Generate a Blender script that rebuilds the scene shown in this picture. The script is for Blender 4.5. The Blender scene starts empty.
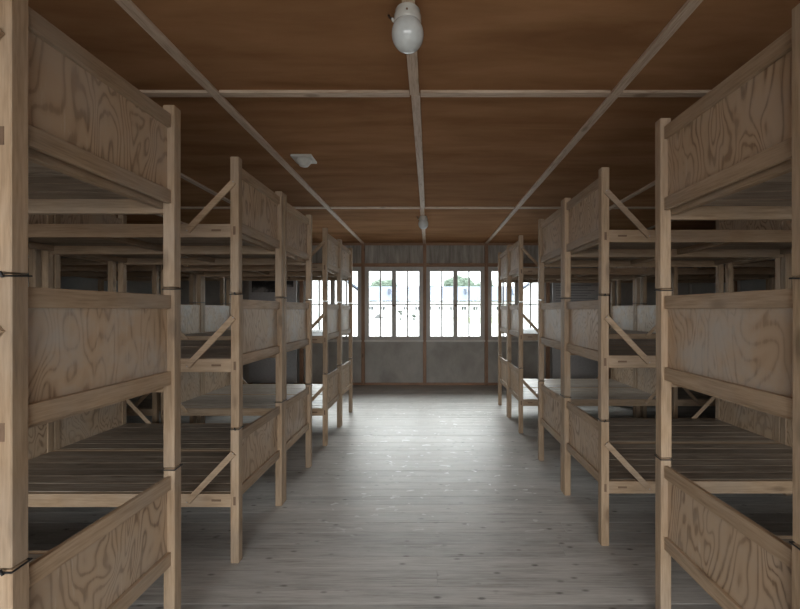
import bpy, bmesh, math, random
from mathutils import Vector
random.seed(7)
S = bpy.context.scene
C = S.collection

# ------------------------------------------------------------------ camera, sky, light, exposure
F = 400.0                      # focal length in pixels at 800 px width
cam_d = bpy.data.cameras.new('camera')
cam = bpy.data.objects.new('camera', cam_d); C.objects.link(cam)
cam_d.sensor_fit = 'HORIZONTAL'; cam_d.sensor_width = 36.0
cam_d.lens = 36.0 * F / 800.0
cam_d.shift_x = -29.0 / 800.0
cam_d.shift_y = 5.5 / 800.0
cam_d.clip_start = 0.05; cam_d.clip_end = 600
cam.location = (0, 0, 1.5); cam.rotation_euler = (math.pi / 2, 0, 0)
S.camera = cam

world = bpy.data.worlds.new('overcast_sky'); S.world = world
world.use_nodes = True
bg = world.node_tree.nodes['Background']
# CIE standard overcast sky: three times as bright at the zenith as at the horizon
_nt = world.node_tree
_tc = _nt.nodes.new('ShaderNodeTexCoord'); _sp = _nt.nodes.new('ShaderNodeSeparateXYZ')
_mx = _nt.nodes.new('ShaderNodeMath'); _mx.operation = 'MAXIMUM'; _mx.inputs[1].default_value = 0.0
_ma = _nt.nodes.new('ShaderNodeMath'); _ma.operation = 'MULTIPLY_ADD'
SKY = 1.65
_ma.inputs[1].default_value = 2.0 * SKY; _ma.inputs[2].default_value = SKY
_nt.links.new(_tc.outputs['Generated'], _sp.inputs[0]); _nt.links.new(_sp.outputs['Z'], _mx.inputs[0])
_nt.links.new(_mx.outputs[0], _ma.inputs[0]); _nt.links.new(_ma.outputs[0], bg.inputs['Strength'])
bg.inputs['Color'].default_value = (0.97, 0.985, 1.0, 1)

S.view_settings.view_transform = 'Standard'
S.view_settings.look = 'None'
S.view_settings.gamma = 1.0
S.view_settings.use_curve_mapping = False
S.view_settings.exposure = 1.08
S.cycles.max_bounces = 14
S.cycles.diffuse_bounces = 8
S.cycles.transparent_max_bounces = 16
S.cycles.sample_clamp_indirect = 5.0
S.cycles.use_denoising = True
S.cycles.denoising_prefilter = 'ACCURATE'

WX0, WX1, WY0, WY1, H = -5.2, 5.2, -3.2, 8.0, 2.84
CX = -0.086                                         # middle stud of the end wall
BAYS = [(-3, 1), (-2, 1), (-1, 1), (0, 1), (1, 1), (2, 1)]
PITCH = 1.227

def portal(y, rot, xc, wd, hh=1.38, zc=1.62):
    l = bpy.data.lights.new('window_portal', 'AREA'); l.shape = 'RECTANGLE'
    l.size = wd; l.size_y = hh; l.cycles.is_portal = True
    o = bpy.data.objects.new('window_portal', l); C.objects.link(o)
    o.location = (xc, y, zc); o.rotation_euler = (rot, 0, 0)
portal(WY1 + 0.12, -math.pi / 2, CX, 4.9)
portal(WY0 - 0.12, math.pi / 2, CX, 4.9, 2.42, 1.29)

# broad soft sun added high beyond the windows to brighten the interior
sd = bpy.data.lights.new('fill_sun', 'SUN'); sd.energy = 4.6; sd.angle = math.radians(60); sd.color = (1.0, 0.985, 0.96)
so_ = bpy.data.objects.new('fill_sun', sd); C.objects.link(so_); so_.location = (0, 30, 30)
so_.rotation_euler = (math.radians(-(90 - 46)), 0, 0)
# added fill lamp inside the assumed doors, strengthening light on the near bunks
dd_ = bpy.data.lights.new('door_fill', 'AREA'); dd_.shape = 'RECTANGLE'; dd_.size = 4.8; dd_.size_y = 1.3
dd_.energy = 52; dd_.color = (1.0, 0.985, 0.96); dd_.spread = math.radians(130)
do_ = bpy.data.objects.new('door_fill', dd_); C.objects.link(do_)
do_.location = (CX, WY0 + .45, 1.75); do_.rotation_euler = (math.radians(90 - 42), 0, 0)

# ------------------------------------------------------------------ materials
def mat(name):
    m = bpy.data.materials.new(name); m.use_nodes = True
    nt = m.node_tree
    b = nt.nodes['Principled BSDF']
    return m, nt, b
def N(nt, t, **k):
    n = nt.nodes.new(t)
    for a, v in k.items(): setattr(n, a, v)
    return n
def ramp(nt, fac, stops):
    r = N(nt, 'ShaderNodeValToRGB'); e = r.color_ramp.elements
    while len(e) < len(stops): e.new(0.5)
    for i, (p, c) in enumerate(stops):
        e[i].position = p; e[i].color = (*c, 1) if len(c) == 3 else c
    nt.links.new(fac, r.inputs[0]); return r.outputs[0]
def mixc(nt, f, a, b, mode='MIX'):
    m = N(nt, 'ShaderNodeMix', data_type='RGBA', blend_type=mode)
    for sock, v in ((m.inputs[0], f), (m.inputs[6], a), (m.inputs[7], b)):
        if hasattr(v, 'links') or hasattr(v, 'is_linked'): nt.links.new(v, sock)
        elif isinstance(v, tuple): sock.default_value = (*v, 1)
        else: sock.default_value = v
    return m.outputs[2]
def math_(nt, op, a, b=None):
    m = N(nt, 'ShaderNodeMath', operation=op)
    for i, v in enumerate((a, b)):
        if v is None: continue
        if isinstance(v, (int, float)): m.inputs[i].default_value = v
        else: nt.links.new(v, m.inputs[i])
    return m.outputs[0]
def coords(nt, scale, rnd=7.0):
    tc = N(nt, 'ShaderNodeTexCoord'); oi = N(nt, 'ShaderNodeObjectInfo')
    v = N(nt, 'ShaderNodeVectorMath', operation='MULTIPLY_ADD')
    cmb = N(nt, 'ShaderNodeCombineXYZ')
    r = math_(nt, 'MULTIPLY', oi.outputs['Random'], rnd)
    for i in range(3): nt.links.new(r, cmb.inputs[i])
    nt.links.new(tc.outputs['Object'], v.inputs[0])
    v.inputs[1].default_value = scale
    nt.links.new(cmb.outputs[0], v.inputs[2])
    return v.outputs[0], oi.outputs['Random']
def noise(nt, vec, scale, detail=3, rough=0.5, dist=0.0):
    n = N(nt, 'ShaderNodeTexNoise'); n.inputs['Scale'].default_value = scale
    n.inputs['Detail'].default_value = detail; n.inputs['Roughness'].default_value = rough
    n.inputs['Distortion'].default_value = dist
    nt.links.new(vec, n.inputs['Vector']); return n.outputs['Fac']
def bump(nt, b, h, strength, dist=0.002):
    bp = N(nt, 'ShaderNodeBump'); bp.inputs['Strength'].default_value = strength
    bp.inputs['Distance'].default_value = dist
    nt.links.new(h, bp.inputs['Height']); nt.links.new(bp.outputs[0], b.inputs['Normal'])

def wood(name, axis, c0, c1, c2, rough=0.6, knots=True, tone=0.14, grime=None):
    m, nt, b = mat(name)
    sc = {'x': (1, 14, 14), 'y': (14, 1, 14), 'z': (14, 14, 1)}[axis]
    v, rnd = coords(nt, sc)
    n1 = noise(nt, v, 2.2, 5, 0.6, 0.4)
    n2 = noise(nt, v, 9.0, 3, 0.6)
    f = math_(nt, 'ADD', math_(nt, 'MULTIPLY', n1, 0.5), math_(nt, 'MULTIPLY', n2, 0.5))
    col = ramp(nt, f, [(0.35, c0), (0.5, c1), (0.64, c2)])
    if knots:
        ks = {'x': (5, 12, 12), 'y': (12, 5, 12), 'z': (12, 12, 5)}[axis]
        kv, _ = coords(nt, ks, 13.0)
        vo = N(nt, 'ShaderNodeTexVoronoi'); vo.inputs['Scale'].default_value = 0.55
        nt.links.new(kv, vo.inputs['Vector'])
        k = ramp(nt, vo.outputs['Distance'], [(0.08, (1, 1, 1)), (0.17, (0, 0, 0))])
        col = mixc(nt, math_(nt, 'MULTIPLY', k, 0.55), col, (c0[0]*0.45, c0[1]*0.4, c0[2]*0.35))
    br = math_(nt, 'ADD', math_(nt, 'MULTIPLY', rnd, 2*tone), 1.0 - tone)
    cb = N(nt, 'ShaderNodeCombineXYZ')
    for i in range(3): nt.links.new(br, cb.inputs[i])
    col = mixc(nt, 1.0, col, cb.outputs[0], 'MULTIPLY')
    if grime:
        gv, _ = coords(nt, (1.5, 1.5, 1.5), 3.0)
        g = ramp(nt, noise(nt, gv, 1.4, 4, 0.6), [(0.42, (0, 0, 0)), (0.68, (1, 1, 1))])
        col = mixc(nt, math_(nt, 'MULTIPLY', g, grime[1]), col, grime[0])
    nt.links.new(col, b.inputs['Base Color'])
    b.inputs['Roughness'].default_value = rough
    bump(nt, b, n2, 0.25)
    return m

PINE = ((0.27, 0.178, 0.103), (0.39, 0.272, 0.172), (0.46, 0.335, 0.225))
M = {}
for a in 'xyz':
    M['pine_' + a] = wood('pine_' + a, a, *PINE, grime=((0.30, 0.27, 0.24), 0.35))
    M['ceil_' + a] = wood('batten_pine_' + a, a, (0.38, 0.26, 0.18), (0.56, 0.43, 0.32), (0.64, 0.51, 0.40), 0.6)
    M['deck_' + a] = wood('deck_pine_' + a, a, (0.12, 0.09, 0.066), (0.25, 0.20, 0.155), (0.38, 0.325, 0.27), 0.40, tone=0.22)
    M['frame_' + a] = wood('stud_pine_' + a, a, (0.19, 0.10, 0.055), (0.30, 0.17, 0.10), (0.36, 0.22, 0.135), 0.55)
    M['sash_' + a] = wood('grey_sash_' + a, a, (0.42, 0.405, 0.38), (0.50, 0.48, 0.455), (0.56, 0.545, 0.52), 0.5, knots=False, tone=0.03)

def plywood(name, amp, grey):
    m, nt, b = mat(name)
    v, rnd = coords(nt, (1, 3.0, 1.15), 29.0)
    n = noise(nt, v, 1.35, 2.5, 0.5, 0.5)
    s = math_(nt, 'SINE', math_(nt, 'MULTIPLY', n, 125.0))
    fine_v, _ = coords(nt, (1, 60, 3), 5.0)
    fn = noise(nt, fine_v, 1.5, 4, 0.6)
    s2 = math_(nt, 'ADD', math_(nt, 'MULTIPLY', s, 0.5*amp), math_(nt, 'MULTIPLY', fn, 1.0))
    fig = ramp(nt, math_(nt, 'MULTIPLY', s2, 0.6), [(0.05, (0.50, 0.36, 0.24)), (0.56, (0.44, 0.31, 0.20)), (0.74, (0.22, 0.135, 0.078))])
    pv, _ = coords(nt, (1, 1, 1), 11.0)
    # patches with little figure, grey wear and pale scuffs
    plain = ramp(nt, noise(nt, pv, 2.4, 3, 0.5), [(0.36, (0, 0, 0)), (0.56, (1, 1, 1))])
    col = mixc(nt, math_(nt, 'MULTIPLY', plain, 0.45), fig, (0.46, 0.33, 0.22))
    g = ramp(nt, noise(nt, pv, 3.1, 5, 0.65), [(0.46, (0, 0, 0)), (0.66, (1, 1, 1))])
    col = mixc(nt, math_(nt, 'MULTIPLY', g, grey), col, (0.47, 0.43, 0.385))
    sv, _ = coords(nt, (1, 34, 3.2), 17.0)
    sc_ = ramp(nt, noise(nt, sv, 1.6, 5, 0.7, 0.3), [(0.58, (0, 0, 0)), (0.68, (1, 1, 1))])
    area = ramp(nt, noise(nt, pv, 1.9, 2, 0.5), [(0.48, (0, 0, 0)), (0.6, (1, 1, 1))])
    col = mixc(nt, math_(nt, 'MULTIPLY', math_(nt, 'MULTIPLY', sc_, area), 0.55), col, (0.56, 0.46, 0.36))
    nt.links.new(col, b.inputs['Base Color'])
    b.inputs['Roughness'].default_value = 0.5
    bump(nt, b, s2, 0.12, 0.001)
    return m
M['ply'] = plywood('rotary_cut_plywood', 1.5, 0.30)
M['ply_worn'] = plywood('worn_grey_plywood', 1.25, 0.75)

def floor_mat():
    m, nt, b = mat('worn_grey_floor_boards')
    v, rnd = coords(nt, (1, 18, 18), 31.0)
    n1 = noise(nt, v, 1.6, 5, 0.62, 0.5)
    n2 = noise(nt, v, 6.0, 4, 0.6)
    f = math_(nt, 'ADD', math_(nt, 'MULTIPLY', n1, 0.55), math_(nt, 'MULTIPLY', n2, 0.45))
    col = ramp(nt, f, [(0.36, (0.235, 0.218, 0.20)), (0.5, (0.385, 0.365, 0.342)), (0.64, (0.52, 0.495, 0.47))])
    br = math_(nt, 'ADD', math_(nt, 'MULTIPLY', rnd, 0.36), 0.82)
    cb = N(nt, 'ShaderNodeCombineXYZ')
    for i in range(3): nt.links.new(br, cb.inputs[i])
    col = mixc(nt, 1.0, col, cb.outputs[0], 'MULTIPLY')
    kv, _ = coords(nt, (6.5, 14.0, 1.0), 19.0)
    vo = N(nt, 'ShaderNodeTexVoronoi'); vo.inputs['Scale'].default_value = 1.35
    vo.inputs['Randomness'].default_value = 1.0
    nt.links.new(kv, vo.inputs['Vector'])
    sel = N(nt, 'ShaderNodeSeparateColor'); nt.links.new(vo.outputs['Color'], sel.inputs[0])
    pick = math_(nt, 'GREATER_THAN', sel.outputs[0], 0.62)
    k = ramp(nt, vo.outputs['Distance'], [(0.08, (1, 1, 1)), (0.24, (0, 0, 0))])
    col = mixc(nt, math_(nt, 'MULTIPLY', math_(nt, 'MULTIPLY', k, pick), 0.9), col, (0.07, 0.058, 0.048))
    # worn pale patches, then window glints painted as white specks in the aisle
    tc = N(nt, 'ShaderNodeNewGeometry')
    wv_, _ = coords(nt, (1.6, 5.0, 1), 37.0)
    wear = ramp(nt, noise(nt, wv_, 1.5, 5, 0.65), [(0.4, (0, 0, 0)), (0.62, (1, 1, 1))])
    col = mixc(nt, math_(nt, 'MULTIPLY', wear, 0.5), col, (0.50, 0.485, 0.465))
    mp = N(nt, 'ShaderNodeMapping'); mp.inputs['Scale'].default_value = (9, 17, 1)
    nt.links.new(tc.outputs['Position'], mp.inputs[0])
    glint = ramp(nt, noise(nt, mp.outputs[0], 1.0, 2, 0.45, 0.6), [(0.66, (0, 0, 0)), (0.69, (1, 1, 1))])
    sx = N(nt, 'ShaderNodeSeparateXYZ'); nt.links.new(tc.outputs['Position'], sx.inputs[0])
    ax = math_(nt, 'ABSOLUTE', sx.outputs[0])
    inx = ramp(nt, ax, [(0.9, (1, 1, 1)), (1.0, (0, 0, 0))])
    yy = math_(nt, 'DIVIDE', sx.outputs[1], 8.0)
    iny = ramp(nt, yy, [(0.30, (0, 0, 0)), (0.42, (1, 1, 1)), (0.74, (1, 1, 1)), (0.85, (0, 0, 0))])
    msk = math_(nt, 'MULTIPLY', math_(nt, 'MULTIPLY', inx, iny), glint)
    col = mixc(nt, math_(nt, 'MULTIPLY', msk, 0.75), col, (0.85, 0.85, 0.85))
    nt.links.new(col, b.inputs['Base Color'])
    rg = ramp(nt, n1, [(0.3, (0.38, 0.38, 0.38)), (0.7, (0.52, 0.52, 0.52))])
    nt.links.new(rg, b.inputs['Roughness'])
    bump(nt, b, f, 0.35, 0.003)
    return m
M['floor'] = floor_mat()

def board_mat(name, c0, c1, rough=0.7, sc=(1, 1, 1), s=2.0, b2=0.2, spec=0.5):
    m, nt, b = mat(name)
    v, rnd = coords(nt, sc, 23.0)
    f = noise(nt, v, s, 6, 0.6, 0.3)
    col = ramp(nt, f, [(0.32, c0), (0.68, c1)])
    nt.links.new(col, b.inputs['Base Color']); b.inputs['Roughness'].default_value = rough
    b.inputs['Specular IOR Level'].default_value = spec
    bump(nt, b, f, b2)
    return m
M['hardboard'] = board_mat('brown_ceiling_hardboard', (0.25, 0.126, 0.058), (0.40, 0.212, 0.105), 0.85, (0.6, 3, 1), 1.5, 0.1, 0.03)
M['cement'] = board_mat('grey_fibre_cement_board', (0.30, 0.285, 0.26), (0.45, 0.43, 0.40), 0.8, (1, 1, 0.7), 3.0)
M['cement_top'] = board_mat('streaked_grey_board', (0.22, 0.205, 0.18), (0.46, 0.435, 0.40), 0.8, (9, 9, 1), 1.6)
M['stile'] = board_mat('grey_sill_paint', (0.58, 0.56, 0.53), (0.68, 0.66, 0.63), 0.55)
def flat(name, c, rough=0.6, metal=0.0, coat=0.0):
    m, nt, b = mat(name)
    v, _ = coords(nt, (1, 1, 1))
    f = noise(nt, v, 30, 2)
    col = ramp(nt, f, [(0.3, tuple(x*0.93 for x in c)), (0.7, tuple(min(1, x*1.05) for x in c))])
    nt.links.new(col, b.inputs['Base Color'])
    b.inputs['Roughness'].default_value = rough; b.inputs['Metallic'].default_value = metal
    b.inputs['Coat Weight'].default_value = coat
    return m
M['wire'] = flat('black_wire', (0.012, 0.012, 0.013), 0.45)
M['slot'] = flat('dark_dowel_wood', (0.17, 0.105, 0.065), 0.7)
M['porcelain'] = flat('white_porcelain', (0.62, 0.62, 0.58), 0.25, coat=0.4)
M['opal'] = flat('opal_glass', (0.66, 0.70, 0.70), 0.16, coat=0.6)
M['plastic'] = flat('off_white_plastic', (0.55, 0.54, 0.50), 0.35)
M['brown_cable'] = flat('brown_cable', (0.06, 0.035, 0.022), 0.5)
M['board_grey'] = flat('matt_grey_display_board', (0.42, 0.42, 0.43), 0.6)
M['board_dark'] = flat('printed_dark_grey', (0.13, 0.13, 0.135), 0.6)
M['screw'] = flat('steel_screw', (0.4, 0.4, 0.4), 0.35, 0.9)
M['gravel'] = board_mat('pale_gravel', (0.27, 0.27, 0.267), (0.33, 0.33, 0.326), 0.95, (1, 1, 1), 0.15)
M['dark_ground'] = board_mat('dark_unseen_ground', (0.045, 0.045, 0.045), (0.07, 0.07, 0.07), 0.95)  # unseen ground, toned dark to cut light bounced from behind
M['grass'] = board_mat('dry_grass', (0.13, 0.16, 0.08), (0.17, 0.20, 0.11), 0.95, (1, 1, 1), 0.4)
M['roof'] = board_mat('blue_grey_roof_tiles', (0.080, 0.096, 0.132), (0.105, 0.124, 0.165), 0.7, (3, 1, 1), 1.0)
M['plaster'] = flat('white_plaster', (0.7, 0.7, 0.69), 0.9)
M['dark_glass'] = flat('dark_window_glass', (0.035, 0.037, 0.04), 0.3)
M['stone'] = flat('grey_stone', (0.13, 0.13, 0.13), 0.9)
M['leaf'] = board_mat('haze_tinted_leaves', (0.060, 0.085, 0.060), (0.095, 0.125, 0.092), 0.9, (1, 1, 1), 0.6)  # distance haze put into the leaf colour as grey
M['shrub'] = board_mat('dark_shrub_leaves', (0.03, 0.04, 0.03), (0.06, 0.07, 0.055), 0.9, (1, 1, 1), 3)
M['bark'] = flat('bark', (0.10, 0.08, 0.06), 0.9)
M['blind'] = board_mat('grey_shutter_paint', (0.38, 0.41, 0.42), (0.46, 0.49, 0.50), 0.6)
def glass():
    m, nt, b = mat('window_glass')
    nt.nodes.remove(b)
    out = [n for n in nt.nodes if n.type == 'OUTPUT_MATERIAL'][0]
    t = N(nt, 'ShaderNodeBsdfTransparent'); t.inputs[0].default_value = (0.93, 0.96, 0.96, 1)
    g = N(nt, 'ShaderNodeBsdfGlossy'); g.inputs['Roughness'].default_value = 0.03
    fr = N(nt, 'ShaderNodeFresnel'); fr.inputs[0].default_value = 1.3
    mx = N(nt, 'ShaderNodeMixShader')
    nt.links.new(fr.outputs[0], mx.inputs[0]); nt.links.new(t.outputs[0], mx.inputs[1])
    nt.links.new(g.outputs[0], mx.inputs[2]); nt.links.new(mx.outputs[0], out.inputs['Surface'])
    return m
M['glass'] = glass()
def photo():
    m, nt, b = mat('printed_black_and_white_photo')
    v, _ = coords(nt, (1, 1, 1), 0.0)
    f = noise(nt, v, 3.2, 3, 0.5)
    col = ramp(nt, f, [(0.44, (0.015, 0.015, 0.018)), (0.52, (0.06, 0.06, 0.06)), (0.6, (0.30, 0.29, 0.28))])
    nt.links.new(col, b.inputs['Base Color']); b.inputs['Roughness'].default_value = 0.4
    return m
M['photo'] = photo()

# ------------------------------------------------------------------ helpers
def box(bm, x0, x1, y0, y1, z0, z1):
    v = [bm.verts.new(p) for p in ((x0,y0,z0),(x1,y0,z0),(x1,y1,z0),(x0,y1,z0),(x0,y0,z1),(x1,y0,z1),(x1,y1,z1),(x0,y1,z1))]
    for f in ((0,3,2,1),(4,5,6,7),(0,1,5,4),(1,2,6,5),(2,3,7,6),(3,0,4,7)): bm.faces.new([v[i] for i in f])
def obj(name, bm, m, parent=None, bevel=0.0, smooth=False):
    if bevel:
        bmesh.ops.bevel(bm, geom=list(bm.edges), offset=bevel, segments=1, affect='EDGES')
    me = bpy.data.meshes.new(name); bm.to_mesh(me); bm.free()
    me.materials.append(m)
    if smooth:
        for p in me.polygons: p.use_smooth = True
    o = bpy.data.objects.new(name, me); C.objects.link(o)
    if parent: o.parent = parent
    return o
def B(name, b, m, parent=None, bevel=0.0, loc=None):
    """one box as one object, origin at its centre"""
    x0, x1, y0, y1, z0, z1 = b
    cx, cy, cz = (x0+x1)/2, (y0+y1)/2, (z0+z1)/2
    bm = bmesh.new(); box(bm, x0-cx, x1-cx, y0-cy, y1-cy, z0-cz, z1-cz)
    o = obj(name, bm, m, parent, bevel)
    p = Vector((cx, cy, cz))
    if parent: p -= wpos(parent)
    o.location = p
    return o
def wpos(o):
    v = Vector(o.location)
    while o.parent: o = o.parent; v += Vector(o.location)
    return v
def empty(name, loc):
    o = bpy.data.objects.new(name, None); o.location = loc; o.empty_display_size = 0.1
    C.objects.link(o); return o
def tag(o, label, cat, group=None):
    o['label'] = label; o['category'] = cat
    if group: o['group'] = group
    return o
def struct(o): o['kind'] = 'structure'; return o
def lathe(bm, prof, seg=32, cx=0, cy=0):
    rings = []
    for r, z in prof:
        if r < 1e-6: rings.append([bm.verts.new((cx, cy, z))])
        else: rings.append([bm.verts.new((cx + r*math.cos(2*math.pi*i/seg), cy + r*math.sin(2*math.pi*i/seg), z)) for i in range(seg)])
    for a, b in zip(rings, rings[1:]):
        for i in range(seg):
            j = (i+1) % seg
            q = []
            for p in ((a[i] if len(a) > 1 else a[0]), (a[j] if len(a) > 1 else a[0]), (b[j] if len(b) > 1 else b[0]), (b[i] if len(b) > 1 else b[0])):
                if p not in q: q.append(p)
            if len(q) > 2: bm.faces.new(q)
    bmesh.ops.recalc_face_normals(bm, faces=bm.faces)
def tube(bm, pts, r, seg=8):
    rings = []
    n = len(pts); pts = [Vector(p) for p in pts]
    for i, p in enumerate(pts):
        d = (pts[min(i+1, n-1)] - pts[max(i-1, 0)]).normalized()
        u = d.cross(Vector((0, 0, 1)))
        if u.length < 0.1: u = d.cross(Vector((1, 0, 0)))
        u.normalize(); w = d.cross(u)
        rings.append([bm.verts.new(p + (u*math.cos(2*math.pi*k/seg) + w*math.sin(2*math.pi*k/seg))*r) for k in range(seg)])
    for a, b in zip(rings, rings[1:]):
        for k in range(seg): bm.faces.new((a[k], a[(k+1) % seg], b[(k+1) % seg], b[k]))
    bm.faces.new(rings[0][::-1]); bm.faces.new(rings[-1])

# ------------------------------------------------------------------ room shell
bm = bmesh.new(); box(bm, WX0-.1, WX1+.1, WY0-.1, WY1+.1, -0.25, -0.03)
floor = struct(obj('floor', bm, M['floor']))
PW = 0.131
rf = random.Random(3)
y = WY0; i = 0
while y < WY1 - 0.01:
    y2 = min(y + PW, WY1)
    cut = rf.uniform(-4.2, 4.2)
    if abs(cut) < 1.0 and y > 2.8: cut = math.copysign(rf.uniform(1.2, 4), cut)
    dz = rf.uniform(-0.0006, 0.0006)
    for a, b in ((WX0, cut-0.0012), (cut+0.0012, WX1)):
        B('floor_board', (a, b, y+0.0019, y2-0.0019, -0.03, dz), M['floor'], floor)
    y = y2; i += 1

bm = bmesh.new(); box(bm, WX0-.1, WX1+.1, WY0-.1, WY1+.1, H+.012, H+.2)
ceiling = struct(obj('ceiling', bm, M['hardboard']))
bx = [CX + PITCH*k for k in range(-4, 5)]                       # lines of the lengthwise battens
by = [-0.29 - 2.75, -0.29, 2.46, 5.21]                           # lines of the cross battens
xs = [WX0] + [x for x in bx if WX0+.2 < x < WX1-.2] + [WX1]
ys = [WY0] + [v for v in by if v > WY0+.3] + [WY1]
for a, b in zip(xs, xs[1:]):
    for c, d in zip(ys, ys[1:]):
        B('ceiling_panel', (a+.003, b-.003, c+.003, d-.003, H, H+.012), M['hardboard'], ceiling)
for x in xs[1:-1]:
    for c, d in zip(ys, ys[1:]):
        j = rf.uniform(-.006, .006) + (.09 if abs(x - (CX-2*PITCH)) < .01 else 0)
        B('ceiling_batten', (x-.028+j, x+.028+j, c+.002, d-.002, H-.02, H), M['ceil_y'], ceiling, 0.002)
for v in ys[1:-1]:
    for a, b in zip(xs, xs[1:]):
        B('ceiling_batten', (a+.034, b-.034, v-.027, v+.027, H-.018, H), M['ceil_x'], ceiling, 0.002)

def gable_wall(name, yin, yout, s, first, last):
    """end wall with windows in bays first..last; s = +1 when the room lies on the -y side of the wall"""
    a, b = sorted((yin, yout))
    edges = [CX + PITCH*k for k in range(-4, 5)]
    wall = None
    bm = bmesh.new()
    box(bm, WX0-.1, WX1+.1, a, b, -.25, 0.90); box(bm, WX0-.1, WX1+.1, a, b, 2.31, H+.2)
    L, R = CX + PITCH*first, CX + PITCH*(last+1)
    box(bm, WX0-.1, L, a, b, 0.90, 2.31); box(bm, R, WX1+.1, a, b, 0.90, 2.31)
    wall = struct(obj(name, bm, M['cement']))
    def yy(t): return (yin - s*t)                                # t metres into the room
    def P(n, x0, x1, t0, t1, z0, z1, m, bev=0.0, par=None):
        q = sorted((yy(t0), yy(t1))); return B(n, (x0, x1, q[0], q[1], z0, z1), m, par or wall, bev)
    for k in range(-5, 5):
        x0, x1 = max(CX+PITCH*k, WX0), min(CX+PITCH*(k+1), WX1)
        if x1 - x0 < .1: continue
        P('wall_panel', x0+.036, x1-.036, 0, .012, .05, .86, M['cement'])
        P('wall_panel', x0+.036, x1-.036, 0, .012, 2.43, H-.05, M['cement_top'])
        if not (first <= k <= last):
            P('wall_panel', x0+.036, x1-.036, 0, .012, .90, 2.37, M['cement'])
        P('header_rail', x0+.034, x1-.034, 0, .045, 2.365, 2.43, M['frame_x'], .002)
        P('top_rail', x0+.034, x1-.034, 0, .03, H-.05, H, M['frame_x'], .002)
        P('kick_board', x0+.034, x1-.034, 0, .022, 0, .05, M['frame_x'], .002)
    for k in range(-4, 5):
        x = CX + PITCH*k
        if WX0 < x < WX1: P('wall_stud', x-.033, x+.033, -.02, .055, 0, H, M['frame_z'], .002)
    return wall, P
wall_end, PE = gable_wall('wall_end', WY1, WY1+.16, 1, -2, 1)
# the wall behind the camera: four tall glazed doors, assumed and sized to light the room
BT = 2.5
bm = bmesh.new(); box(bm, WX0-.1, WX1+.1, WY0-.16, WY0, BT, H+.2); box(bm, WX0-.1, WX1+.1, WY0-.16, WY0, -.25, .08)
box(bm, WX0-.1, CX-2*PITCH, WY0-.16, WY0, .08, BT); box(bm, CX+2*PITCH, WX1+.1, WY0-.16, WY0, .08, BT)
wall_back = struct(obj('wall_back', bm, M['cement']))
for k in range(-2, 2):
    x0, x1 = CX+PITCH*k, CX+PITCH*(k+1)
    B('wall_stud', (x0-.033, x0+.033, WY0-.14, WY0+.03, .08, BT), M['frame_z'], wall_back, .002)
    d_ = struct(B('door_%d' % (k+3), (x0+.034, x1-.034, WY0-.08, WY0-.04, .08, .24), M['frame_x']))
    B('door_stile', (x0+.034, x0+.074, WY0-.08, WY0-.04, .24, BT), M['frame_z'], d_)
    B('door_stile', (x1-.074, x1-.034, WY0-.08, WY0-.04, .24, BT), M['frame_z'], d_)
    B('pane', (x0+.074, x1-.074, WY0-.062, WY0-.058, .24, BT), M['glass'], d_)

nwin = 0
def window(k, P, yin, s):
    """casement window with two four-pane leaves between two studs"""
    global nwin
    nwin += 1
    x0, x1 = CX+PITCH*k+.030, CX+PITCH*(k+1)-.030
    bm = bmesh.new()
    def bb(x0, x1, t0, t1, z0, z1):
        q = sorted((yin - s*t0, yin - s*t1)); box(bm, x0, x1, q[0], q[1], z0, z1)
    zb, zt = .90, 2.36
    bb(x0, x0+.04, -.08, .02, zb, zt); bb(x1-.04, x1, -.08, .02, zb, zt)
    bb(x0+.04, x1-.04, -.08, .02, zt-.04, zt); bb(x0+.04, x1-.04, -.08, .02, zb, zb+.03)
    w = struct(obj('window_%d' % nwin, bm, M['sash_z']))
    w['label'] = 'grey framed two leaf casement window'
    si = P('window_sill', x0-.004, x1+.004, -.02, .06, .865, .90, M['stile'], .004, w)
    xm = (x0+x1)/2
    for (a, b) in ((x0+.040, xm-.0005), (xm+.0005, x1-.040)):
        st = .042
        bm = bmesh.new()
        def cc(x0, x1, z0, z1, t0=-.05, t1=0.012):
            q = sorted((yin - s*t0, yin - s*t1)); box(bm, x0, x1, q[0], q[1], z0, z1)
        cc(a, a+st, zb+.03, zt-.040); cc(b-st, b, zb+.03, zt-.040)
        cc(a+st, b-st, zt-.085, zt-.040); cc(a+st, b-st, zb+.03, zb+.075)
        sash = obj('casement', bm, M['sash_z'], w)
        mid = (a+b)/2
        P('glazing_bar', mid-.013, mid+.013, -.04, .008, zb+.075, zt-.085, M['sash_z'], 0, sash)
        for (c, d) in ((a+st, mid-.013), (mid+.013, b-st)):
            P('glazing_bar', c, d, -.04, .008, 1.6, 1.62, M['sash_x'], 0, sash)
            for (e, f) in ((zb+.075, 1.6), (1.62, zt-.085)):
                P('pane', c, d, -.022, -.019, e, f, M['glass'], 0, sash)
    q = P('window_latch', xm-.02, xm+.02, .012, .03, 1.57, 1.61, M['slot'], .003, w)
for k in range(-2, 2): window(k, PE, WY1, 1)
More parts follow.
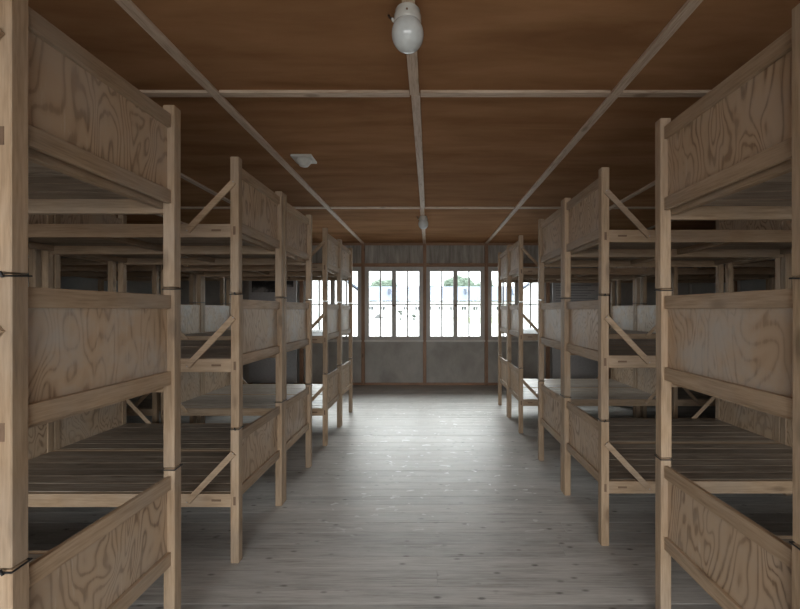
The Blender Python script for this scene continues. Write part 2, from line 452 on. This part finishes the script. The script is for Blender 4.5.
# dividing mullion cover strip of each pair is part of the leaves; side walls
def side_wall(name, x, s):
    a, b = sorted((x, x + s*.16))
    w = struct(B(name, (a, b, WY0-.1, WY1+.1, -.25, H+.2), M['cement']))
    y0 = WY0
    n = 9; st = (WY1-WY0)/n
    for i in range(n):
        p = y0 + i*st
        q = sorted((x, x - s*.012))
        B('wall_panel', (q[0], q[1], p+.036, p+st-.036, .05, .86), M['cement'], w)
        B('wall_panel', (q[0], q[1], p+.036, p+st-.036, 2.2, H-.03), M['cement_top'], w)
        B('wall_panel', (q[0], q[1], p+.036, p+st-.036, .9, 2.16), M['blind'], w)
        q = sorted((x, x - s*.05))
        if i: B('wall_stud', (q[0], q[1], p-.033, p+.033, 0, H), M['frame_z'], w, .002)
        # pale frame strips round the shuttered openings
        q = sorted((x - s*.012, x - s*.034))
        for (c, d) in ((p+.05, p+.10), (p+st-.10, p+st-.05)):
            B('shutter_frame', (q[0], q[1], c, d, .95, 2.05), M['sash_z'], w, .002)
        B('shutter_frame', (q[0], q[1], p+.10, p+st-.10, 2.0, 2.05), M['sash_y'], w, .002)
    return w
wall_left = side_wall('wall_left', WX0, -1)
wall_right = side_wall('wall_right', WX1, 1)

# ------------------------------------------------------------------ bunks
DX, DY = 0.050, 0.050          # post section
BW, BL = 0.740, 1.835          # bunk footprint: along the aisle, away from the aisle
TH = 0.80                      # one stackable tier
def bar_between(p, q, w, t, yflat):
    """flat bar from p to q (x,z) lying in an xz plane between y=yflat and yflat+t"""
    bm = bmesh.new()
    d = Vector((q[0]-p[0], 0, q[1]-p[1])).normalized(); n = Vector((-d.z, 0, d.x)) * (w/2)
    P0, P1 = Vector((p[0], 0, p[1])), Vector((q[0], 0, q[1]))
    vs = []
    for yy in (yflat, yflat+t):
        for v in (P0-n, P1-n, P1+n, P0+n): vs.append(bm.verts.new((v.x, yy, v.z)))
    for f in ((0,1,2,3),(7,6,5,4),(0,4,5,1),(1,5,6,2),(2,6,7,3),(3,7,4,0)): bm.faces.new([vs[i] for i in f])
    bmesh.ops.recalc_face_normals(bm, faces=bm.faces)
    return bm

def make_bunk(x_aisle, sgn, y0, label, group, seed, tie_pair=None, lite=False, BW=BW):
    """x_aisle: |x| of the face towards the aisle; sgn -1 left, +1 right; y0 near side"""
    r = random.Random(seed)
    root = empty('bunk_bed', (sgn*(x_aisle + BL/2), y0 + BW/2, 0))
    tag(root, label, 'bunk bed', group)
    def X(d): return sgn*(x_aisle + d)                  # d metres away from the aisle
    def PB_(name, d0, d1, y_0, y_1, z0, z1, m, par=root, bev=.0015):
        a, b = sorted((X(d0), X(d1))); return B(name, (a, b, y0+y_0, y0+y_1, z0, z1), m, par, bev)
    for t in range(3):
        zb = t*TH
        jx, jy = (r.uniform(-.003, .003), r.uniform(-.002, .002)) if t else (0, 0)
        for ei, (dd, yy) in enumerate(((0, 0), (0, BW-DY), (BL-DX, 0), (BL-DX, BW-DY))):
            p = PB_('post', dd+jx, dd+DX+jx, yy+max(jy, 0), yy+DY+min(jy, 0), zb+(.002 if t else 0), zb+TH-.002+(.0 if t < 2 else .01), M['pine_z'], bev=.003)
            if not lite:
                near = yy == 0
                ys_ = (yy-.0012, yy+.004) if near else (yy+DY-.004, yy+DY+.0012)
                c = dd + jx + DX*0.5
                PB_('tenon_end', c-.007, c+.007, ys_[0], ys_[1], zb+.345, zb+.395, M['slot'], par=p, bev=0)
        # long side rails
        for yy in (0.004, BW-.004-.028):
            sr = PB_('side_rail', DX+jx-.001, BL-DX+jx+.001, yy, yy+.028, zb+.332, zb+.410, M['pine_x'])
            if not lite:
                f = (yy-.0012, yy+.004) if yy < .1 else (yy+.024, yy+.0292)
                for c in (.135, BL-.135):
                    PB_('bolt_slot', c-.028, c+.028, f[0], f[1], zb+.366, zb+.378, M['slot'], par=sr, bev=0)
        # cross bearers under the boards
        for c in (.052, BL/2, BL-.052-.03):
            PB_('cross_bearer', c, c+.032, .034, BW-.034, zb+.350, zb+.3935, M['pine_y'])
        # lying boards
        nb = 6; g = .007; wv = (BW - .070 - g*(nb-1)) / nb
        yb = .035
        for k in range(nb):
            dz = r.uniform(-.0012, .0012)
            inset = .055
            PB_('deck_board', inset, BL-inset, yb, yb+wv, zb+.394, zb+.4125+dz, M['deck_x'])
            yb += wv + g
        # end panels (aisle end and far end)
        for e in (0, 1):
            d_in = .0145
            if e == 0: a, b, c = d_in, d_in+.018, d_in+.028
            else: a, b, c = BL-d_in, BL-d_in-.018, BL-d_in-.028
            pn = PB_('end_panel', b, c, DY-.001, BW-DY+.001, zb+.40 if 0 else zb+.376, zb+.76, M['ply_worn' if t == 1 else 'ply'], bev=0)
            # sheet of plywood sits behind the two rails
            PB_('panel_rail', a, b, DY+.0, BW-DY, zb+.706, zb+.766, M['pine_y'], par=pn, bev=.002)
            PB_('panel_rail', a, b, DY+.0, BW-DY, zb+.370, zb+.430, M['pine_y'], par=pn, bev=.002)
            # narrow cleats behind the panel against the posts
        # braces on both long sides
        for (yf, th) in ((-.0115, .011), (BW+.0005, .011)):
            if tie_pair == 'far' and yf > 0: continue      # the neighbour stands against this side
            if tie_pair == 'near' and yf < 0: continue
            for far in (0, 1):
                if far: p, q = (X(BL-.028), zb+.655), (X(BL-.30), zb+.368)
                else:   p, q = (X(.028), zb+.655), (X(.30), zb+.368)
                bm = bar_between(p, q, .034, th, y0+yf)
                o = obj('diagonal_brace', bm, M['pine_x'])
                o.parent = root; o.location = -wpos(root)
                if not lite:
                    for (cx_, cz_) in (p, q):
                        bs = bmesh.new(); yv = y0 + (yf-.001 if yf < 0 else yf+th-.002)
                        ct = []
                        for yyy in (yv, yv+.003): ct.append([bs.verts.new((cx_+.004*math.cos(a_*math.pi/3), yyy, cz_+.004*math.sin(a_*math.pi/3))) for a_ in range(6)])
                        bs.faces.new(ct[0]); bs.faces.new(ct[1][::-1])
                        for i_ in range(6): bs.faces.new((ct[0][i_], ct[1][i_], ct[1][(i_+1) % 6], ct[0][(i_+1) % 6]))
                        so = obj('screw', bs, M['screw'], o); so.location = (0, 0, 0)
    # black wire ties round the posts just above and below the joints
    for z in (.793, 1.592):
        for (dd, yy) in ((0, 0), (0, BW-DY), (BL-DX, 0), (BL-DX, BW-DY)):
            ya, yb_ = yy-.002, yy+DY+.002
            if tie_pair == 'far' and yy > 0: yb_ = yy + DY - .001
            if tie_pair == 'near' and yy == 0: ya = .001
            e = .002; xa, xb = dd-e, dd+DX+e
            pts = [(X(xa), y0+ya, z), (X(xb), y0+ya, z), (X(xb), y0+yb_, z+.004), (X(xa), y0+yb_, z+.004), (X(xa), y0+ya, z)]
            bm = bmesh.new(); tube(bm, pts, .0028, 6)
            if not lite and dd == 0 and yy == 0 and tie_pair != 'near':           # twisted end
                tube(bm, [(X(xa+.02), y0+ya-.003, z-.004), (X(xa+.024), y0+ya-.007, z+.012)], .004, 6)
            o = obj('wire_tie', bm, M['wire']); o.parent = root; o.location = -wpos(root)
    return root

XL, XR = 1.125, 1.095
fg = 'three-tier bunks along the aisle'
bunks = [
 (XL, -1, 1.078, 'nearest left three-tier wooden bunk with bold wavy plywood grain', None),
 (XL, -1, 2.365, 'three-tier bunk starting the left middle pair, across the gap from the nearest left bunk', 'far'),
 (XL, -1, 3.110, 'three-tier bunk ending the left middle pair, second of two standing together', 'near'),
 (XL, -1, 4.41, 'three-tier bunk starting the left far pair by the windows', 'far'),
 (XL, -1, 5.155, 'last three-tier bunk on the left of the aisle, closest to the windows', 'near'),
 (XR, 1, 1.160, 'nearest right three-tier wooden bunk with pale scratches on its middle panel', None),
 (XR, 1, 2.54, 'three-tier bunk starting the right middle pair, beyond the nearest right bunk', 'far'),
 (XR, 1, 3.285, 'three-tier bunk ending the right middle pair, second of two standing together', 'near'),
 (XR, 1, 4.86, 'three-tier bunk starting the right far pair by the windows', 'far'),
 (XR, 1, 5.605, 'last three-tier bunk on the right of the aisle, closest to the windows', 'near')]
for i, (xa, s, y0, lab, tp) in enumerate(bunks):
    make_bunk(xa, s, y0, lab, fg, 10+i, tp, BW=.778 if i == 5 else .74)
# second rows standing end to end behind the first ones
side = {-1: 'left', 1: 'right'}
place = ['nearest bunk', 'first bunk of the middle pair', 'second bunk of the middle pair', 'first bunk of the far pair', 'last bunk before the windows']
for i, (xa, s, y0, lab, tp) in enumerate(bunks):
    make_bunk(xa + BL + .045, s, y0, 'outer row bunk behind the %s %s' % (side[s], place[i % 5]),
              'three-tier bunks of the shaded outer rows', 50+i, tp, lite=True, BW=.778 if i == 5 else .74)

# ------------------------------------------------------------------ ceiling lamps
def lamp(x, y, label):
    root = empty('ceiling_lamp', (x, y, H-.02)); tag(root, label, 'lamp', 'round ceiling lamps on the middle batten')
    bm = bmesh.new()
    lathe(bm, [(0, 0), (.052, 0), (.055, -.005), (.056, -.02), (.060, -.028), (.060, -.052), (.057, -.060), (.050, -.063), (0, -.063)], 40)
    base = obj('lamp_base', bm, M['porcelain'], root, smooth=True)
    bm = bmesh.new()
    prof = []
    R, Rz, zc = .071, .076, -.104
    for k in range(0, 19):
        a = math.radians(50 + k*(180-50)/18)
        prof.append((R*math.sin(a), zc + Rz*math.cos(a)))
    prof[-1] = (0, zc - Rz)
    prof = [(.050, -.050)] + prof
    lathe(bm, prof, 48)
    obj('glass_globe', bm, M['opal'], root, smooth=True)
    bm = bmesh.new(); lathe(bm, [(0, 0), (.0045, 0), (.0045, -.003), (0, -.003)], 10)
    s = obj('screw', bm, M['slot'], base); s.location = (0, -.0595, -.036); s.rotation_euler = (math.pi/2*-1, 0, 0)
    bm = bmesh.new(); tube(bm, [(-.050, 0, -.046), (-.064, 0, -.044), (-.068, 0, -.034)], .007)
    obj('cable_gland', bm, M['porcelain'], base, smooth=True)
    bm = bmesh.new(); tube(bm, [(-.064, 0, -.036), (-.076, .01, -.026), (-.084, .02, -.012), (-.088, .03, 0), (-.088, .05, .016)], .0045)
    obj('lamp_cable', bm, M['brown_cable'], root, smooth=True)
    bm = bmesh.new(); lathe(bm, [(0, .004), (.03, .004), (.03, 0), (.02, -.008), (0, -.008)], 16)
lamp(-.094, 1.765, 'large white opal globe ceiling lamp nearest the camera')
lamp(-.080, 5.65, 'small distant white globe ceiling lamp near the windows')

# smoke detector on a square plate
root = empty('smoke_detector', (-1.10, 3.52, H))
tag(root, 'small square white plate with a cone shaped sensor under the ceiling', 'smoke detector')
B('mounting_plate', (-1.19, -1.01, 3.43, 3.61, H-.022, H), M['plastic'], root, .004)
bm = bmesh.new(); lathe(bm, [(0, -.022), (.064, -.022), (.064, -.040), (.050, -.056), (.036, -.074), (0, -.078)], 24)
o = obj('sensor_head', bm, M['plastic'], root, smooth=False)

# ------------------------------------------------------------------ display boards on the end wall
def display(x0, x1, label, left):
    yb = WY1-.30
    root = empty('display_board', ((x0+x1)/2, yb, 0)); tag(root, label, 'display board')
    B('board_sheet', (x0, x1, yb, yb+.03, .10, 2.13), M['board_grey'], root, .002)
    for xx in (x0+.1, x1-.15): B('board_foot', (xx, xx+.05, yb-.13, yb+.16, 0, .10), M['board_dark'], root, .003)
    if left:
        B('photo_print', (x0+.06, x0+.52, yb-.004, yb, 1.84, 2.06), M['photo'], root)
        B('photo_print', (x0+.70, x0+.86, yb-.004, yb, 1.94, 2.06), M['photo'], root)
    else:
        for k in range(12):
            B('text_line', (x0+.06, x1-.10-(k % 3)*.07, yb-.002, yb, 2.02-.05*k, 2.03-.05*k), M['board_dark'], root)
display(-3.47, -2.55, 'tall grey display board with a dark photo print, seen past the left bunks', True)
display(2.38, 3.29, 'tall grey display board with fine lines, seen past the right bunks', False)

# ------------------------------------------------------------------ outside
bm = bmesh.new(); box(bm, -250, 250, 8.2, 300, -.45, -.30)
struct(obj('ground', bm, M['gravel']))
bm = bmesh.new(); box(bm, -250, 250, -120, 8.2, -.46, -.30)  # unseen ground behind the camera, added dark to keep bounce off the ceiling
struct(obj('ground_dark_unseen', bm, M['dark_ground']))
bm = bmesh.new(); box(bm, 4.6, 60, 56, 96, -.30, -.27)
lawn = struct(obj('ground_lawn', bm, M['grass']))

def long_building(loc, rot, half, depth, eave, ridge, label, nw, dormers=()):
    root = empty('long_building', loc); root.rotation_euler = (0, 0, rot)
    tag(root, label, 'building')
    def part(name, b, m, par=root):
        x0, x1, y0, y1, z0, z1 = b
        bm = bmesh.new(); box(bm, *b); return obj(name, bm, m, par)
    part('wall', (-half, half, 0, depth, 0, eave), M['plaster'])
    bm = bmesh.new(); e = .5
    pr = [(-e, eave-.15), (depth/2, ridge), (depth+e, eave-.15), (depth+e, eave+.05), (depth/2, ridge+.25), (-e, eave+.05)]
    va = [bm.verts.new((-half-e, p[0], p[1])) for p in pr]; vb = [bm.verts.new((half+e, p[0], p[1])) for p in pr]
    for i in range(6): bm.faces.new((va[i], va[(i+1) % 6], vb[(i+1) % 6], vb[i]))
    bm.faces.new((va[0], va[1], va[4], va[5])); bm.faces.new((va[1], va[2], va[3], va[4]))
    bm.faces.new((vb[0], vb[5], vb[4], vb[1])); bm.faces.new((vb[1], vb[4], vb[3], vb[2]))
    bmesh.ops.recalc_face_normals(bm, faces=bm.faces)
    rf_ = obj('roof', bm, M['roof'], root)
    part('gutter', (-half-e, half+e, -e-.12, -e+.05, eave-.18, eave-.02), M['stone'])
    for sx in (-half, half-.02):                          # gable triangles
        bm = bmesh.new()
        vs = [bm.verts.new(p) for p in ((sx, 0, eave), (sx, depth, eave), (sx, depth/2, ridge))]; bm.faces.new(vs)
        v2 = [bm.verts.new((v.co.x+.02, v.co.y, v.co.z)) for v in vs]; bm.faces.new(v2[::-1])
        for i in range(3): bm.faces.new((vs[i], vs[(i+1) % 3], v2[(i+1) % 3], v2[i]))
        obj('gable', bm, M['plaster'], root)
    st = 2*half/nw
    for k in range(nw):
        c = -half + st*(k+.5)
        w = part('window', (c-.65, c+.65, -.05, 0, 1.75, 2.75), M['plaster'])
        for d in (-.58, .06): part('pane', (c+d, c+d+.52, -.07, -.05, 1.82, 2.68), M['dark_glass'], w)
    for dx in dormers:
        d = part('dormer', (dx-.28, dx+.28, depth*.18, depth*.42, eave+(ridge-eave)*.3, eave+(ridge-eave)*.85), M['roof'])
    return root
long_building((0, 100, -.3), 0, 45, 10, 4.1, 7.75, 'long low white building with a blue grey roof, directly beyond the windows', 31, (-10.2, 9.3, -22, 21))
long_building((-22, 62, -.3), math.radians(-72), 15, 9, 4.1, 7.4, 'white wing with a grey roof, seen through the far left window', 9)
long_building((26, 70, -.3), math.radians(72), 15, 9, 4.1, 7.4, 'white wing with a grey roof, seen through the far right window', 9)

def tree(x, y, h, r, label, seed, shrub=False):
    rr = random.Random(seed)
    root = empty('shrub' if shrub else 'tree', (x, y, -.3))
    tag(root, label, 'shrub' if shrub else 'tree', None if shrub else 'trees behind the long building')
    if not shrub:
        bm = bmesh.new(); lathe(bm, [(.35, 0), (.25, h*.3), (.15, h*.6), (0, h*.75)], 8); obj('trunk', bm, M['bark'], root)
    bm = bmesh.new()
    n = 14 if not shrub else 7
    for k in range(n):
        a = rr.uniform(0, 6.28); q = rr.uniform(0, .62)*r
        s = rr.uniform(.33, .55)*r
        cz = h - s - rr.uniform(0, .5)*h*(q/r+.25)
        cz = max(cz, s*.7)
        if shrub: cz = min(cz, h - s*.9) if k else s*.85
        res = bmesh.ops.create_icosphere(bm, subdivisions=3 if not shrub else 2, radius=s)
        for v in res['verts']:
            f = 1 + rr.uniform(-.12, .12)
            v.co = Vector((v.co.x*f + q*math.cos(a), v.co.y*f + q*math.sin(a), v.co.z*f*.9 + cz))
    obj('foliage', bm, M['shrub' if shrub else 'leaf'], root)
trees = [(-15, 130, 12.4, 5.0, 'rounded pale green tree behind the roof, seen in the left centre window'),
         (-25, 150, 11.5, 4.0, 'smaller pale green tree left of the rounded tree behind the roof'),
         (-8, 152, 11.6, 4.5, 'low tree top just showing over the roof beside the middle stud'),
         (.5, 134, 10.2, 4.2, 'low broad tree right behind the ridge, right of the middle stud'),
         (9.5, 130, 13.4, 5.5, 'tallest dense green tree over the roof, in the right centre window'),
         (20.5, 145, 13.8, 4.4, 'green tree right of the tallest one, at the window edge'),
         (34, 130, 12.0, 5.0, 'green tree seen past the right studs'),
         (-40, 131, 11.0, 5.0, 'green tree seen in the far left window'),]
for i, t in enumerate(trees): tree(*t, seed=i+3)
tree(-5.2, 72, 2.05, .5, 'small dark upright shrub in front of the long building', 31, True)
tree(-2.8, 72, 1.15, .6, 'low dark round shrub on the gravel, right of the upright one', 32, True)
# stone monument
bm = bmesh.new()
pr = [(-1.0, 0), (1.05, 0), (.95, .35), (.55, .85), (.1, 1.0), (-.35, .7), (-.8, .3)]
a = [bm.verts.new((p[0], -.5, p[1])) for p in pr]; b = [bm.verts.new((p[0]*.9, .5, p[1]*.92)) for p in pr]
bm.faces.new(a); bm.faces.new(b[::-1])
for i in range(len(pr)): bm.faces.new((a[i], b[i], b[(i+1) % len(pr)], a[(i+1) % len(pr)]))
bmesh.ops.recalc_face_normals(bm, faces=bm.faces)
o = obj('boulder', bm, M['stone'], None, 0.06); o.location = (-10.6, 84, -.3)
tag(o, 'low grey wedge shaped boulder on the open gravel', 'rock')
